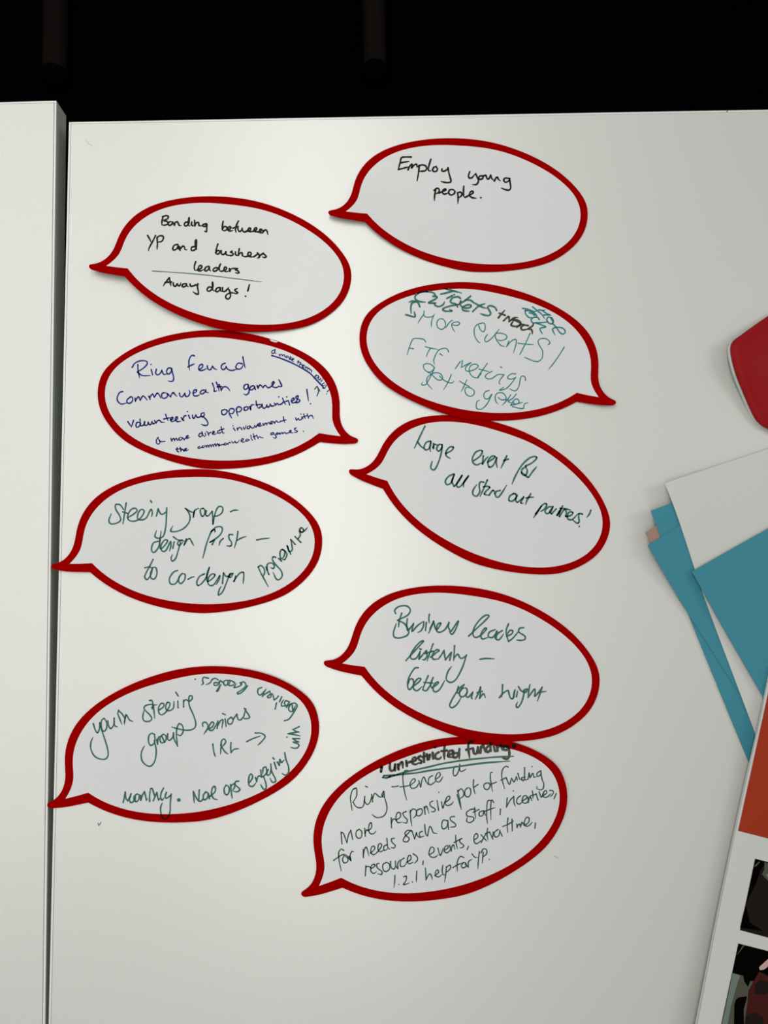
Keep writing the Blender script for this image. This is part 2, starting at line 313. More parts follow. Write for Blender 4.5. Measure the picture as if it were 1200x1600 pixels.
# handwriting: card -> list of (crop x, crop y, crop scale, pen width in px, ink, [(word, strokes)])
INK = {
1: [(610, 235, 6.0, 2.15, 'black', [
 ('Employ', "195,62 150,62 105,68 92,110 75,175|90,118 130,110 174,103|75,178 120,168 165,155|165,182 180,150 200,128 205,140 198,165 225,135 245,130 250,158|270,140 265,200 250,287|262,150 295,135 330,145 340,172 320,192 270,195|380,82 365,130 355,170 360,188 378,192|430,150 405,160 395,185 410,198 435,192 440,170 425,152|485,172 480,188 500,195 530,180 540,163|540,163 548,210 565,270 565,295 530,302 475,292"),
 ('young', "745,200 732,235 740,258 765,255 790,225|800,220 818,260 825,290 805,320 770,320|870,240 840,240 828,258 840,272 865,262 872,240|872,240 895,235 905,262 920,268 940,232|940,232 950,262 975,285|975,288 990,258 1005,252 1012,270 1030,285|1110,262 1075,260 1062,280 1080,298 1110,285 1120,262|1118,262 1122,300 1128,350 1110,372 1070,365 1040,352"),
 ('people', "425,370 415,420 412,470|410,375 435,355 455,362 455,390 425,408|455,400 490,385 520,372 515,362 495,370 488,395 505,410 540,400|590,368 560,368 545,395 565,418 595,408 605,385 590,368|628,395 635,440 632,498|630,400 655,390 672,410 655,435 632,442|688,335 685,390 688,430 700,440|700,440 740,420 775,400 770,382 750,390 742,420 765,442 805,448|848,443")])],
2: [(220, 325, 5.714, 2.1, 'black', [
 ('Bonding', "200,75 190,110 187,152|192,78 225,68 245,75 240,95 205,112 235,120 242,140 220,152 187,152|262,122 248,130 246,148 258,155 278,145 282,128 268,120|282,125 292,135 300,155|300,155 308,130 325,122 335,140 345,158 360,155|425,125 400,128 388,145 395,160 415,155 430,130 432,85 425,120 425,155 440,160|455,125 452,150 465,158|480,110 483,160|483,150 500,130 515,130 520,155 540,160|585,140 555,148 552,160 575,165 590,145 588,185 585,212 568,205"),
 ('between', "735,118 728,160 725,195|728,190 745,165 768,172 768,192 745,202 725,195|770,192 790,190 805,175 795,165 780,175 778,195 795,205 825,200|872,115 855,150 845,190 850,218|822,180 870,165|865,175 870,200 885,210 900,195 905,180|905,180 908,200 925,215 945,205 955,190|945,208 975,200 980,182 965,180 960,200 975,212 1005,205|1000,208 1030,195 1035,178 1020,178 1012,198 1025,212 1055,208|1045,215 1075,205 1080,190 1065,190 1060,212 1072,222 1090,218|1088,222 1095,200|1092,210 1115,195 1128,210 1135,238"),
 ('YP', "60,245 75,270 92,305|132,245 105,300 80,345 68,380|145,262 148,320 145,368|145,265 165,250 195,250 202,270 185,298 150,305"),
 ('and', "330,325 300,332 285,360 295,375 320,365 335,335 330,355 345,375|345,345 350,378|350,368 375,340 390,350 395,372 412,372|480,345 455,350 450,375 465,380 490,365 498,320 496,285 485,300 488,345 500,370"),
 ('business', "688,322 675,365 668,405|668,400 685,380 705,385 700,405 680,412 668,405|718,380 720,408 740,415 760,390|760,390 760,412 775,422|815,385 800,395 820,402 825,415 805,425 775,420|845,390 845,415 858,422|880,365 872,400 872,428|872,420 890,400 905,402 908,425 930,435|930,435 975,425 985,402 965,395 955,415 975,435 1010,435|1010,435 1045,408 1040,400 1055,415 1058,440 1040,447|1055,432 1095,402 1092,410 1105,415 1120,435 1100,442 1085,435"),
 ('leaders', "490,480 478,520 480,550 488,558|498,555 535,540 545,520 530,512 515,530 510,555 530,562 560,550|605,520 580,530 570,555 585,562 605,545 612,525 612,550 625,562|690,535 660,535 645,555 660,565 690,545 712,500 700,530 705,560 720,567|720,565 760,550 765,532 750,528 742,550 755,568 785,565|790,540 795,565 805,545 825,535|825,540 865,540 845,550 865,560 878,578 860,582 845,575"),
 ('Away', "255,622 225,660 200,695|255,622 262,660 268,695|215,665 275,660|290,668 292,690 310,700 325,675 335,695 350,690 358,668|400,675 375,680 370,700 385,705 405,690 408,675 410,695 425,702|440,678 445,698 470,695 490,680|510,675 505,700 512,740 512,770 485,762 465,747|470,695 505,685"),
 ('days', "635,710 610,705 592,725 600,742 625,735 645,700 640,662 640,700 645,735 660,740|705,710 680,715 668,740 685,748 705,730 710,712 712,740 728,745|730,712 730,740 750,745 772,725 785,708|785,725 795,750 800,790 780,812 758,800 765,775 800,757 840,760|860,720 838,730 850,745 865,755 850,765 835,760"),
 ('exclamation_mark', "970,685 955,740|935,788")]),
 (220, 325, 5.714, 1.15, 'green', [('underline', "102,562 300,575 550,595 800,625 1078,660")])],
3: [(175, 540, 5.4545, 1.75, 'navy', [
 ('Ring', "172,185 195,150 240,130 290,132 300,155 270,190 215,225|220,160 222,210 235,275|215,225 260,255 325,255|335,205 340,225 345,248|332,160|378,200 372,235 388,250 412,235 425,205|425,215 440,245 465,242|500,190 480,192 465,215 472,240 492,238 508,212 512,192|505,195 515,230 525,270 520,300 495,305 478,300"),
 ('fenced', "702,88 685,82 665,100 655,140 660,210|645,182 680,165 705,155|740,205 770,185 770,160 750,165 738,190 750,212 780,208 805,195|812,172 818,200 840,205 855,175|855,175 870,195 895,205|965,150 940,160 930,185 945,205 965,195 972,178|972,178 985,200 1020,212 1065,200|1110,155 1075,150 1055,180 1070,200 1100,195 1118,165|1115,95 1125,150 1135,190"),
 ('Commonwealth', "92,392 65,400 45,440 50,475 80,498 120,490|160,435 130,460 128,485 150,492 175,470 172,440 155,435|195,445 200,475|200,465 225,435 235,455 240,470|240,465 262,430 280,440 300,465|312,430 325,458|322,440 345,412 355,430 360,442|360,440 385,405 405,425 415,448|445,400 425,410 425,440 445,450 470,435 470,410 448,400|475,410 488,425 500,437|500,430 520,400 535,415 555,435|575,405 580,430 600,435 620,405|620,405 628,432 650,430 665,400 655,380|690,405 715,395 720,378 700,380 690,405 700,428 725,428 748,418|785,378 760,385 752,405 770,412 795,390 800,375 800,395 822,400|855,320 870,360 872,388 895,385|888,312 905,350 912,388|895,352 935,348|912,330 930,375 930,388|930,380 950,352 980,355 1005,385"),]),
 (330, 540, 6.0, 1.75, 'navy', [
 ('games', "345,362 315,368 305,395 315,410 340,400 352,370|345,372 355,410 350,445 325,462 305,452|395,375 370,385 362,410 380,415 405,395 408,378|405,385 415,412|430,375 440,402|440,392 455,370 470,375 485,398|485,392 505,372 520,385 535,395 555,388 580,365 592,345 580,340 570,360 582,388 615,392 638,378|635,320 650,350 662,378 645,385 630,378"),]),
 (190, 610, 7.5, 1.75, 'navy', [
 ('volunteering', "72,365 95,400 115,430|140,350 128,390 115,430|205,375 180,375 168,405 175,430 200,425 218,400 215,375|215,335 218,380 222,415 240,415|240,415 262,400 270,365|270,365 265,400 285,410 305,400 312,370|310,370 325,400 345,395 355,365|355,365 368,392 385,385|385,352 405,382|400,378 430,350 450,355 465,372 505,375|515,280 530,320 545,355|492,335 540,325 575,320|575,345 600,335 600,315 585,318 572,345 590,365 620,358|620,355 650,335 650,310 635,315 630,345 650,365 695,360|700,318 715,345 730,352|715,340 735,300 755,295|785,290 792,310 800,330|772,248|830,290 835,322 850,325 870,285|870,285 885,315 920,310|965,262 935,270 930,300 950,310 970,285 965,262|950,305 985,335 1010,375 1005,405 970,410 930,395"),]),
 (340, 600, 7.5, 1.75, 'navy', [
 ('opportunities', "80,300 50,310 48,345 70,362 100,345 112,315 95,300 80,300|130,318 140,355 165,400|130,320 150,290 185,292 195,315 175,345 145,348|220,295 225,335 240,375|218,290 240,268 270,272 282,295 260,325 230,325|335,268 312,278 312,305 335,308 358,290 352,268 335,268|375,265 388,302|385,290 395,250 430,242|450,200 458,245 475,285|450,245 500,240|485,282 512,262 520,240|520,235 525,270 548,285 575,260 578,245|575,245 585,270 605,265 615,235|615,235 630,258 660,255|665,225 680,250|680,240 700,228 715,242 740,240|735,240 760,225|718,150|762,165 775,205 798,240|765,215 830,195|835,210 842,245|810,150|865,205 895,185 895,165 875,170 862,200 880,222 905,218|905,218 925,200 945,140 918,150 925,172 960,185 960,205 925,220 900,215"),
 ('exclamation_mark', "1045,62 1055,130 1065,200|1090,232"),]),
 (190, 610, 7.5, 1.45, 'navy', [
 ('a', "430,550 410,575 408,615 430,630 450,605 425,552|440,590 465,600 508,597"),
 ('more', "575,560 590,595|588,580 610,562 622,590|622,580 640,562 655,585|690,550 670,565 675,582 700,578 710,555 695,548|715,555 735,580|735,570 750,560 775,548 780,530 762,535 755,555 775,562 800,550"),
 ('direct', "945,505 915,505 905,530 920,545 945,525 950,500|940,485 950,520 972,542|980,500 985,530|995,482|1010,490 1020,528|1018,510 1045,490|1065,505 1085,495 1085,480 1070,485 1065,510 1090,515 1115,500|1150,470 1125,478 1130,500 1155,498 1175,485|1165,425 1175,465 1188,500 1205,500|1150,465 1200,450"),
 ('the', "650,670 650,710 670,720|635,690 700,682|685,665 695,715|695,705 715,690 728,712|728,712 755,695 760,680 742,685 738,702 760,708 785,692"),]),
 (340, 600, 7.5, 1.45, 'navy', [
 ('involvement', "185,515 205,545|180,490|228,515 235,542|235,530 255,508 275,518 285,535|300,505 315,530 335,485|355,495 345,515 360,525 378,510 372,490 355,495|380,490 400,515 425,510 435,485|435,485 450,505 470,470|475,490 500,475 500,457 482,465 478,490 500,495 530,480|530,462 545,485|545,475 565,455 575,480|575,470 600,450 615,470|615,468 640,455 640,437 625,440 622,465 645,470|655,440 670,462|668,455 690,430 705,450 735,445|770,380 775,420 790,455|735,437 800,420"),
 ('with', "915,395 925,425 945,400|945,400 958,422 985,410 985,385|985,385 1000,405|975,352|1010,350 1015,378 1028,402|1000,385 1050,370|1050,350 1065,400|1062,390 1085,370 1105,370 1125,408"),
 ('games', "655,570 630,575 622,590 640,595 660,578|658,580 680,605 688,625 670,635 648,625|700,570 685,585 700,592 715,575 722,592|725,575 735,588|735,580 755,570 765,582|765,575 790,568 800,582|800,582 855,560 860,542 842,548 850,568 885,572|920,515 900,525 915,545 935,550 925,565 895,568|1005,555"),]),
 (190, 610, 7.5, 1.3, 'navy', [
 ('commonwealth', "915,655 895,665 900,680 930,670|948,650 940,670 960,670 972,652 948,648|985,643 995,668|995,660 1010,639 1022,667|1022,660 1038,635 1052,664|1052,655 1066,632 1080,660|1078,650 1095,625 1107,654|1107,648 1125,624 1140,652|1130,640 1145,630 1152,645 1138,650 1130,640|1165,641 1185,633 1200,640|1215,615 1200,628 1212,642 1232,625 1218,615|1230,622 1248,632|1246,628 1264,607 1276,617|1290,597 1305,617 1330,595|1330,595 1340,615 1365,605 1380,580|1400,595 1425,580 1425,565 1405,570 1403,595 1425,607 1450,597|1480,570 1460,575 1455,593 1475,593 1495,575 1500,587|1515,525 1520,565 1535,583|1543,505 1552,545 1565,575|1540,545 1585,530|1580,523 1592,545 1600,565|1595,555 1620,543 1635,553 1663,555"),]),
 (330, 540, 6.0, 1.2, 'navy', [
 ('a', "590,40 570,50 568,70 585,72 600,45|600,35 595,60 605,75"),
 ('make', "635,80 645,98|645,88 660,82 668,98|668,90 685,85 690,105|712,95 698,108 712,112 725,100 724,115|745,98 730,130|755,115 738,120 750,135|758,132 775,128 770,118 758,128 760,145 775,150"),
 ('them', "820,140 810,170|808,150 835,160|840,155 828,185|832,178 850,172 850,190|855,195 872,190 868,180 856,188 860,205 878,205|885,195 888,212|890,205 905,205 905,222|905,215 925,215 925,232|925,225 942,230 940,250"),
 ('paid', "985,275 965,310|975,285 1000,280 1005,295 980,305|1012,295 1000,312 1015,320 1027,305 1020,328|1040,320 1030,340|1047,308|1060,350 1042,360 1050,378 1070,365|1082,370 1060,403 1045,395"),
 ('exclamation_mark', "1105,415 1088,432|1082,453"),]),
 (330, 540, 6.0, 1.9, 'navy', [('underline', "568,93 640,115 740,155 840,205 920,255 980,315 1062,402")]),
 (330, 540, 6.0, 1.3, 'dark_green', [('arrow', "992,470 1005,430 995,385|970,408 992,382|993,380 1018,425")])],
4: [(620, 445, 7.5, 2.3, 'bold_green', [
 ('Cwg', "455,130 430,95 370,80 300,80 240,105 212,145 230,180 280,198 335,203|425,135 470,140 455,165 375,208 400,215 460,212|440,215 450,240 490,255 540,235 560,200|745,160 720,140 660,150 630,185 640,210 690,225 715,265|720,232 640,245 560,270 540,290 565,308 645,308 620,290"),
 ('Tickets', "515,110 600,90 680,70|560,42 640,65 760,97|585,160 650,128|672,115|865,132 800,185 715,235|750,190 740,230 790,270 860,265 870,240 830,235 775,260 770,290 800,305 850,310|800,180 860,180 900,208 940,230 1000,262 1050,275|890,312 960,250 1035,220|1170,300 1150,265 1095,245 1065,265 1085,300 1100,335 1080,360 1030,355 980,338"),
 ('arrow', "270,258 245,205 190,190 145,203|225,200 180,215 165,260 168,335|105,350 150,362 212,375 205,315"),]),
 (740, 450, 7.5, 2.3, 'grey_black', [
 ('plus_sign', "290,350 325,305 365,262|300,295 370,320"),
 ('Merch', "350,385 410,335 415,395|415,395 470,352 520,345|430,380 480,365|455,400 440,435 490,450 545,430 545,395 500,372 460,390|470,370 550,420 505,465|545,425 590,430|640,440 590,435 555,465 575,492 640,480|700,415 690,445 630,480|640,480 680,490 690,540"),]),
 (740, 450, 7.5, 1.75, 'teal', [
 ('More', "690,220 740,260 800,310 830,355|765,255 810,262 840,255|810,265 850,295 905,320|825,315 900,318|875,340 855,370 880,410 920,420 935,390 915,350 880,340|900,345 935,400|920,410 945,435 975,470 1010,520 1050,540 1075,510 1050,475 1000,460 950,465 925,490 955,550"),
 ('tech', "575,238 640,250 700,275 745,270|605,262 610,305 650,345 680,345|650,290 690,300 715,320|605,262 660,270 720,300 740,335 700,345 675,370 690,405 740,410|770,370 750,345 700,345|720,408 800,405 870,398|740,412 790,430 845,455 785,470 780,490 805,535"),]),
 (620, 445, 7.5, 1.3, 'teal', [
 ('More', "320,305 315,345 280,395 248,448|315,350 330,372 370,380 420,370 445,340|430,360 408,430 405,498|545,402 500,400 470,440 480,500 525,522 560,500 570,450 550,405|575,500 605,455 645,415 655,425|655,470 710,475 735,455 720,435 670,440 642,465 655,510 678,550"),]),
 (730, 500, 7.5, 1.3, 'teal', [
 ('events', "135,65 155,115 190,138 210,100 205,45 175,35 110,60 82,110 90,190 125,250 152,268|235,172 208,215 210,250 240,250 300,200 375,108|340,155 400,155 460,180 455,220 400,240 350,232|330,160 330,200 360,260 400,300 440,310|490,245 475,280 460,312|460,312 520,245 570,228 572,280 542,385|738,155 690,260 640,360 612,412|595,272 680,282 775,288|950,288 970,265 935,225 880,215 840,230 832,265 860,320 885,370 880,440 845,480 800,485 730,462 670,435"),
 ('exclamation_mark', "1138,315 1080,410 1010,510 952,580"),]),
 (620, 520, 7.5, 1.3, 'teal', [
 ('FTF', "340,108 310,75 220,65 185,80 150,160 120,262|148,178 195,188|332,162 400,180 485,195|395,178 365,230 345,280|608,225 590,190 550,182 490,205 455,260 432,325 445,372|505,245 535,265"),
 ('metings', "685,420 745,335|768,325 765,365 755,405|755,405 820,370 875,345|870,350 810,400 810,440 850,450 920,425 955,390 930,368 880,375 850,420 860,480 900,520 960,530|1060,358 1010,430 945,520|990,475 950,525|965,425 1020,440 1080,455|1115,450 1055,485 1037,515 1065,540 1115,535 1185,490 1255,490|1257,492 1210,550 1200,590 1215,602|1215,398 1228,407|1395,482 1345,480 1300,515 1310,540 1355,540 1393,522|1393,522 1345,590 1285,650 1205,675 1255,635|1508,558 1503,520 1475,505 1450,530 1435,610 1410,665 1375,680 1320,655"),
 ('get', "445,410 400,370 340,362 312,385 325,430 370,460 410,450 445,410|440,410 410,480 350,595 310,612 290,605 305,575|370,462 410,490 470,545 520,552 538,525 510,480 450,468 390,495 355,530 355,590 415,662|640,488 600,580 548,668|500,505 545,550 600,580 645,588 670,568"),
 ('to', "735,565 790,600 855,628|820,552 790,620 757,685|880,655 830,635 800,660 810,715 860,745 900,725 908,685 885,655"),]),
 (730, 500, 7.5, 1.35, 'teal', [
 ('gethers', "260,825 215,840 193,880 210,920 250,920 285,865|290,872 235,980 175,1040 120,1042 105,1000 120,950 145,942|365,908 400,935 450,930 450,890 410,852 360,855 330,890 335,950 362,985|512,875 470,935 410,1000|400,935 480,935|575,868 530,920 480,955 530,975|510,1000 560,930 600,935 605,970 560,985 530,950|510,1000 580,985 650,965|530,1015 650,1038 670,985 710,970"),])],
5: [(635, 660, 5.4545, 2.1, 'green', [
 ('Large', "158,32 120,110 68,220|95,165 120,200 150,225|205,160 170,170 150,210 165,235 195,220 210,170|210,165 200,210 205,248|230,180 232,225|225,215 242,187 265,195|305,190 275,190 258,225 275,245 300,220 308,190|305,195 295,270 265,360 235,405 208,385 220,330|335,265 385,240 400,212 370,210 340,245 340,285 375,308"),
 ('event', "575,325 625,290 648,250 630,238 590,255 562,305 570,345 600,362 640,345|655,285 648,355|648,355 670,320 695,292|690,340 740,310 755,290 725,290 695,330 705,380 740,365 770,300|770,300 765,340 775,385|855,285 830,340 805,390|830,325 870,312"),
 ('for', "1015,372 1070,345 1110,305 1090,290 1040,310 980,370 930,455 900,525|1020,378 985,400 985,440 1015,450 1030,415 1018,380|980,425 1030,465 1045,462 1075,420 1110,378"),
 ('all', "405,440 360,460 332,500 345,530 380,515 408,445|408,445 388,500 405,545|405,545 440,510 475,450 430,520 435,550 460,545 495,505 530,455 490,510 487,552"),
 ('stand', "660,510 630,508 620,540 625,590 600,628 568,615 570,575 600,530|690,490 660,560 628,630|655,548 690,545 710,555 680,585 665,610 700,622|705,620 735,580 750,590 750,610|800,580 765,590 758,620 775,638 800,620 855,535"),
 ('out', "915,605 880,630 875,665 905,670 935,640 930,610 905,610|945,620 930,660 945,680 975,660 1000,635|1000,635 975,685 995,690|1060,608 1030,660 1015,700|1020,645 1050,638 1085,638"),]),
 (730, 730, 6.0, 2.1, 'green', [
 ('partners', "695,365 660,420 622,472|640,440 700,360 735,340 745,360 720,395 690,415|805,370 760,375 730,410 745,435 780,420 805,375|800,380 775,415 790,438|790,438 835,390|840,450 865,410|895,362 870,415 860,465|870,385 920,390 970,402|845,452 880,395|865,465 905,400 922,400 930,430 925,462 975,450 990,425 960,420 940,450 945,485 985,490 1040,435|1080,440 1050,435 1045,470 1050,510 1030,525 990,495"),
 ('exclamation_mark', "1160,402 1145,440 1122,470|1050,555")])],
6: [(160, 775, 5.4545, 1.9, 'green', [
 ('Steering', "180,115 150,75 112,75 115,115 145,165 155,205 125,230 75,238 55,210 75,150|202,60 190,140 175,238|172,135 215,148|215,185 265,155 295,125 280,105 245,115 218,160 220,200 260,215 310,200 345,160 355,125 330,115 305,145 300,190 330,205 375,185 405,125 418,115 425,140 420,175|410,40 420,55|460,172 475,110|475,110 495,150 515,155 548,130|548,100 545,180 540,260 520,340 480,360 448,345 460,295"),
 ('group', "705,105 745,130 785,145|715,110 745,165 740,220 700,270 640,300 582,300 600,255|785,130 775,180|775,165 785,125 820,105|860,105 835,115 840,160 855,175 872,150 870,115 850,105|885,125 880,160 900,170 935,130|935,130 940,180 942,240|942,240 955,170 975,110 1000,88 1025,100 1020,140 985,168 950,172"),
 ('dash', "1090,135 1120,122 1155,120"),
 ('design', "478,385 435,400 418,450 430,480 455,470 485,415 500,300|490,355 488,420 500,450 540,410 555,380 530,375 500,420 505,465 540,465 580,388 582,430 572,470|612,390 600,445|605,348 640,372 700,385|680,375 650,385 640,408 655,420 685,395|665,395 650,450 625,530 595,555 585,530 597,500|715,365 705,395 695,420|695,420 720,375 745,365 760,390 777,420"),
 ('first', "960,305 955,285 925,310 890,400 855,530|925,305 970,265 1015,265 1020,300 990,345 915,395 955,375|955,375 935,415|1030,362 1005,385 995,420|1110,330 1080,330 1080,365 1100,395 1095,425 1060,425|1155,302 1145,370 1125,442|1148,378 1185,358 1225,345"),
 ('to', "432,540 410,585 375,650 360,690 380,712 408,680 430,610|360,612 400,605 430,615|430,610 410,660 415,700 445,705 465,660 455,612 430,608"),
 ('co', "640,635 605,650 572,700 578,745 612,752 640,725 660,680|680,660 655,690 650,730 670,745 700,715 705,670 680,660|730,710 755,695 782,688"),]),
 (290, 780, 6.0, 1.9, 'green', [
 ('design', "175,700 130,725 105,775 115,808 150,790 195,730 225,640|222,640 200,700 205,770 255,740 275,710 250,700 215,735 210,790 235,810 270,795 320,715 310,760 285,802|355,690 345,790|355,692 385,725 440,700|445,695 415,700 408,730 425,730 445,700|405,720 380,790 345,870 308,898 315,850 335,815|455,770 470,720|450,770 500,700 540,685 545,720 540,790"),
 ('dash', "665,382 720,372 785,365"),
 ('programme', "680,635 710,700 775,820|680,635 705,622 735,650 740,690 725,725|752,635 780,705|765,665 765,615 790,598 820,605 832,628 820,650 795,640|845,545 820,540 815,570 850,620 895,670 905,720 880,752 850,748 820,685|870,555 900,580|890,565 885,500 905,470 930,490 920,540 895,555|910,475 935,490 950,520 930,565 905,560|950,435 985,515|955,440 970,490 1000,470 985,375|985,378 1028,425|1025,350 1080,405|1055,370 1075,335 1065,300|1065,300 1095,310 1105,285 1085,268 1070,285 1085,308 1110,300 1143,265"),])],
7: [(600, 935, 5.217, 2.0, 'green', [
 ('Business', "95,125 88,95 125,65 185,62 215,95 195,135 150,160 108,178|145,120 125,180 118,235|110,178 165,205 200,260 190,300 130,322 85,315 78,275 100,205|190,165 185,215 195,262 240,205|240,205 228,270 270,225 320,188|325,190 320,230 300,265 275,278|345,195 338,262|370,130 365,165 370,200|405,185 385,235 365,285|375,250 400,195 405,190 425,255 460,215 460,200 435,215 430,265 460,275 500,250 530,195|530,195 525,235 545,272|545,272 605,185 585,250 555,292 530,270"),
 ('leaders', "690,308 740,260 820,185 855,145 835,135 790,165 740,230 725,290 745,318 790,300 835,250 820,245 790,290 800,330 850,318|905,255 860,275 850,310 885,318 925,270|920,265 905,315 915,338|965,262 925,290 915,330 940,335 975,290|1015,208 995,270 1015,355|1000,310 1040,290 1050,265 1025,262 1000,300|1015,350 1050,325 1100,265|1140,238 1105,245 1100,275 1145,305 1150,332 1120,342 1080,340"),
 ('listening', "178,508 230,450 295,380 322,348 295,355 245,410 215,470 230,495 265,485 295,430|295,430 285,495|290,410 305,415|285,495 345,425|345,425 350,470 330,500 312,498|400,370 375,440 350,510|335,450 400,430|380,480 430,440 450,425 425,420 395,460 400,495 440,495|490,425 465,465 440,497|490,430 495,470 500,502|500,502 548,440|550,440 535,505|575,385 572,440 568,508|568,490 600,455 620,485 645,485 675,460|672,462 640,560 590,655 545,685 508,660 520,600 550,555"),
 ('dash', "780,497 830,490 898,493"),
 ('better', "280,565 250,570 210,630 192,690 198,735 215,740 240,700 235,660 210,660 198,700|235,720 285,680 300,655 275,655 245,695 240,735 270,752 310,720|360,630 335,690 315,745|315,745 345,752 375,710 400,645|400,645 380,700 390,730|325,685 395,690|390,730 440,695 440,680 410,700 400,745 420,762 455,740 495,670"),]),
 (690, 1030, 6.667, 2.0, 'green', [
 ('youth', "175,285 160,345 185,345 235,265|235,265 180,310 120,400 85,480 110,505 160,470 205,395|225,300 190,330 190,380 225,390 265,350 260,305 230,300|265,345 255,385 280,395 325,342|325,342 310,405 325,410|405,290 380,360 350,420|405,290 405,340 395,408|395,408 430,362 445,370 455,402|370,350 425,335"),
 ('insight', "635,265 632,340 625,395|600,402 640,355 690,325 700,350 715,400 740,412 755,370 765,320|765,320 752,360 752,400 735,415|790,335 780,390|800,285 830,330 870,345|895,310 860,320 850,345 880,342 895,310|865,330 840,430 805,495 782,500 780,470 792,445|920,265 908,330 900,400|900,400 940,345 970,310 975,350 970,385 1000,360 1048,290|1048,290 1025,360 998,438|1000,352 1040,342 1090,335")])],
8: [(130, 1070, 6.667, 1.85, 'green', [
 ('youth', "105,405 125,470 150,500 170,450 172,395|172,395 195,480 235,600 260,710 240,768 180,775 115,740 80,670 80,600 102,545|215,350 190,375 188,440 210,485 240,460 245,400 220,348|255,375 265,430 290,455 320,410 322,345|322,345 325,420 355,440|370,265 360,300 375,340 402,412|370,270 410,310 430,350|445,310 435,360 428,412|428,390 440,330 455,320 480,365 515,382"),
 ('steering', "720,250 730,212 690,205 640,225 640,260 690,310 715,350 690,380 640,378 620,340 632,270|690,165 715,165 730,220 745,350|715,238 735,212 772,210|795,260 835,230 840,200 810,195 785,240 790,295 820,312 860,285 900,220 900,190 875,185 858,230 870,265 905,268 940,240 945,170|985,170 988,240|965,78 990,118|1045,160 1045,232|1045,175 1070,155 1105,172 1135,145 1130,115 1105,120 1100,175 1110,230 1150,320 1172,400 1160,450 1110,472 1040,470 975,455 922,440"),
 ('group', "745,520 715,505 685,530 680,590 700,630 735,615 748,570 742,520|740,580 760,680 750,780 715,840 670,845 615,795 605,710 638,635|765,570 775,620|775,600 785,545 810,540|835,515 805,540 800,580 820,605 860,580 862,535 835,512|815,530 850,600|880,510 880,560 900,580 935,540 940,495|940,500 945,560 985,645|975,450 970,530 985,645|975,450 1000,405 1035,430 1040,490 1010,530 980,515"),]),
 (280, 1045, 6.0, 1.85, 'green', [
 ('seniors', "220,540 220,510 245,500 270,530 260,570 230,612|265,570 310,545 325,510 305,500 280,540 285,575 320,570 362,490|362,490 355,560|358,540 385,490 410,480 400,555|430,470 440,540|405,420 432,430|485,455 455,480 460,515 490,515 505,480 490,455 475,455|505,475 540,425|540,425 550,470 575,480 605,445|610,370 630,400 660,455 620,468 595,455|605,445 625,375"),
 ('IRL', "315,705 325,780 340,825|395,710 390,760 388,800|390,720 400,670 425,660 435,690 400,735|400,735 430,780 460,800|485,690 482,740 485,785|485,785 515,755 560,748"),
 ('arrow', "632,683 690,655 760,630|712,602 770,605 805,635 775,680 738,715"),
 ('business', "985,487 1030,470 1080,400 1105,350 1085,322 1050,330 1025,370 1040,400 1070,390 1090,345|1065,400 1055,330 1020,345 1005,365|1005,362 1020,330 1038,308|1030,310 1000,300 985,325 1000,345 960,350|960,350 960,320 980,290|940,310 962,262|900,378 912,320|930,255 915,275 890,292|890,292 880,250 870,230|870,235 835,250 830,270 860,262 850,210|850,210 800,240 780,260|780,260 795,220 815,190|775,175 740,190 738,230 765,245 815,190"),
 ('leaders', "640,160 600,210 560,235 545,225 590,195 625,160 610,125 570,130|570,130 585,145 560,165 515,175 535,140|520,130 480,110 455,125 465,155 500,155 525,135|480,110 430,110 415,130 430,155 465,140 480,115|410,130 385,110 370,130 330,130 330,155 365,150 385,120|390,150 375,170 350,210 365,205 385,165|365,105 340,90 310,100 290,130 250,150|275,90 230,80 218,105 225,140 205,150|150,98"),
 ('with', "1125,542 1100,555 1065,568|1065,568 1090,585 1120,592|1120,592 1070,600 1020,607|1020,608 1080,618 1135,630|1010,640|1130,655 1065,655|1065,655 1095,675 1120,685|1120,685 1068,687|1070,688 1120,710 1110,740 1075,745 1045,735"),]),
 (180, 1200, 8.0, 1.9, 'green', [
 ('Monthly', "100,432 115,360 125,300|125,300 135,380 155,412|155,412 180,370 198,322|198,322 178,390 190,430 220,425 245,385|275,325 240,350 235,400 265,422 295,390 300,340 275,325|250,350 250,410|320,340 320,405|320,400 345,330 365,295|365,295 380,350 390,405 402,385|430,418 430,340 440,265|440,262 460,255 480,310 492,360|475,412 500,350 520,305|520,305 530,360 542,408|542,400 555,385|605,250 575,310 568,370 585,402 612,370|640,305 625,350 635,378 665,365 705,325|700,325 690,420 685,540 665,605 625,638 585,610 568,540 570,480 590,435")]),
 (180, 1200, 8.0, 4.2, 'green', [('full_stop', "795,400")]),
 (290, 1120, 6.316, 1.95, 'green', [
 ('More', "75,735 80,790 85,850|78,740 105,800 125,830|135,720 128,830|128,830 155,832 178,795|200,740 175,775 180,820 215,800 220,755 195,740|225,760 235,810|230,790 245,780|240,785 290,740 290,690 265,700 255,760 275,805 312,818"),
 ('ops', "400,675 380,710 385,755 410,770 430,735 425,690 400,675|445,670 450,740 460,805|448,680 480,660 485,690 462,730|525,635 495,640 490,670 535,715 510,740 470,735"),
 ('engaging', "630,650 660,600 650,565 630,580 620,640 630,680 665,685 695,650|690,600 702,640|700,635 715,590 735,585 750,600|740,525 755,590 795,560 800,530 790,495 765,510 762,560|770,590 790,650 795,700 770,715 740,668|815,520 800,560 812,578 835,560 840,520|840,465 850,540 885,610 885,640 855,645 832,605|875,450 895,515|862,405 875,420|905,445 925,480|925,480 930,420 945,450 975,425|978,355 990,420 1015,490 1015,550 985,575 952,560"),])],
9: [(535, 1155, 6.667, 3.6, 'grey_black', [('apostrophe', "408,290 402,340")]),
 (535, 1155, 6.667, 3.1, 'grey_black', [
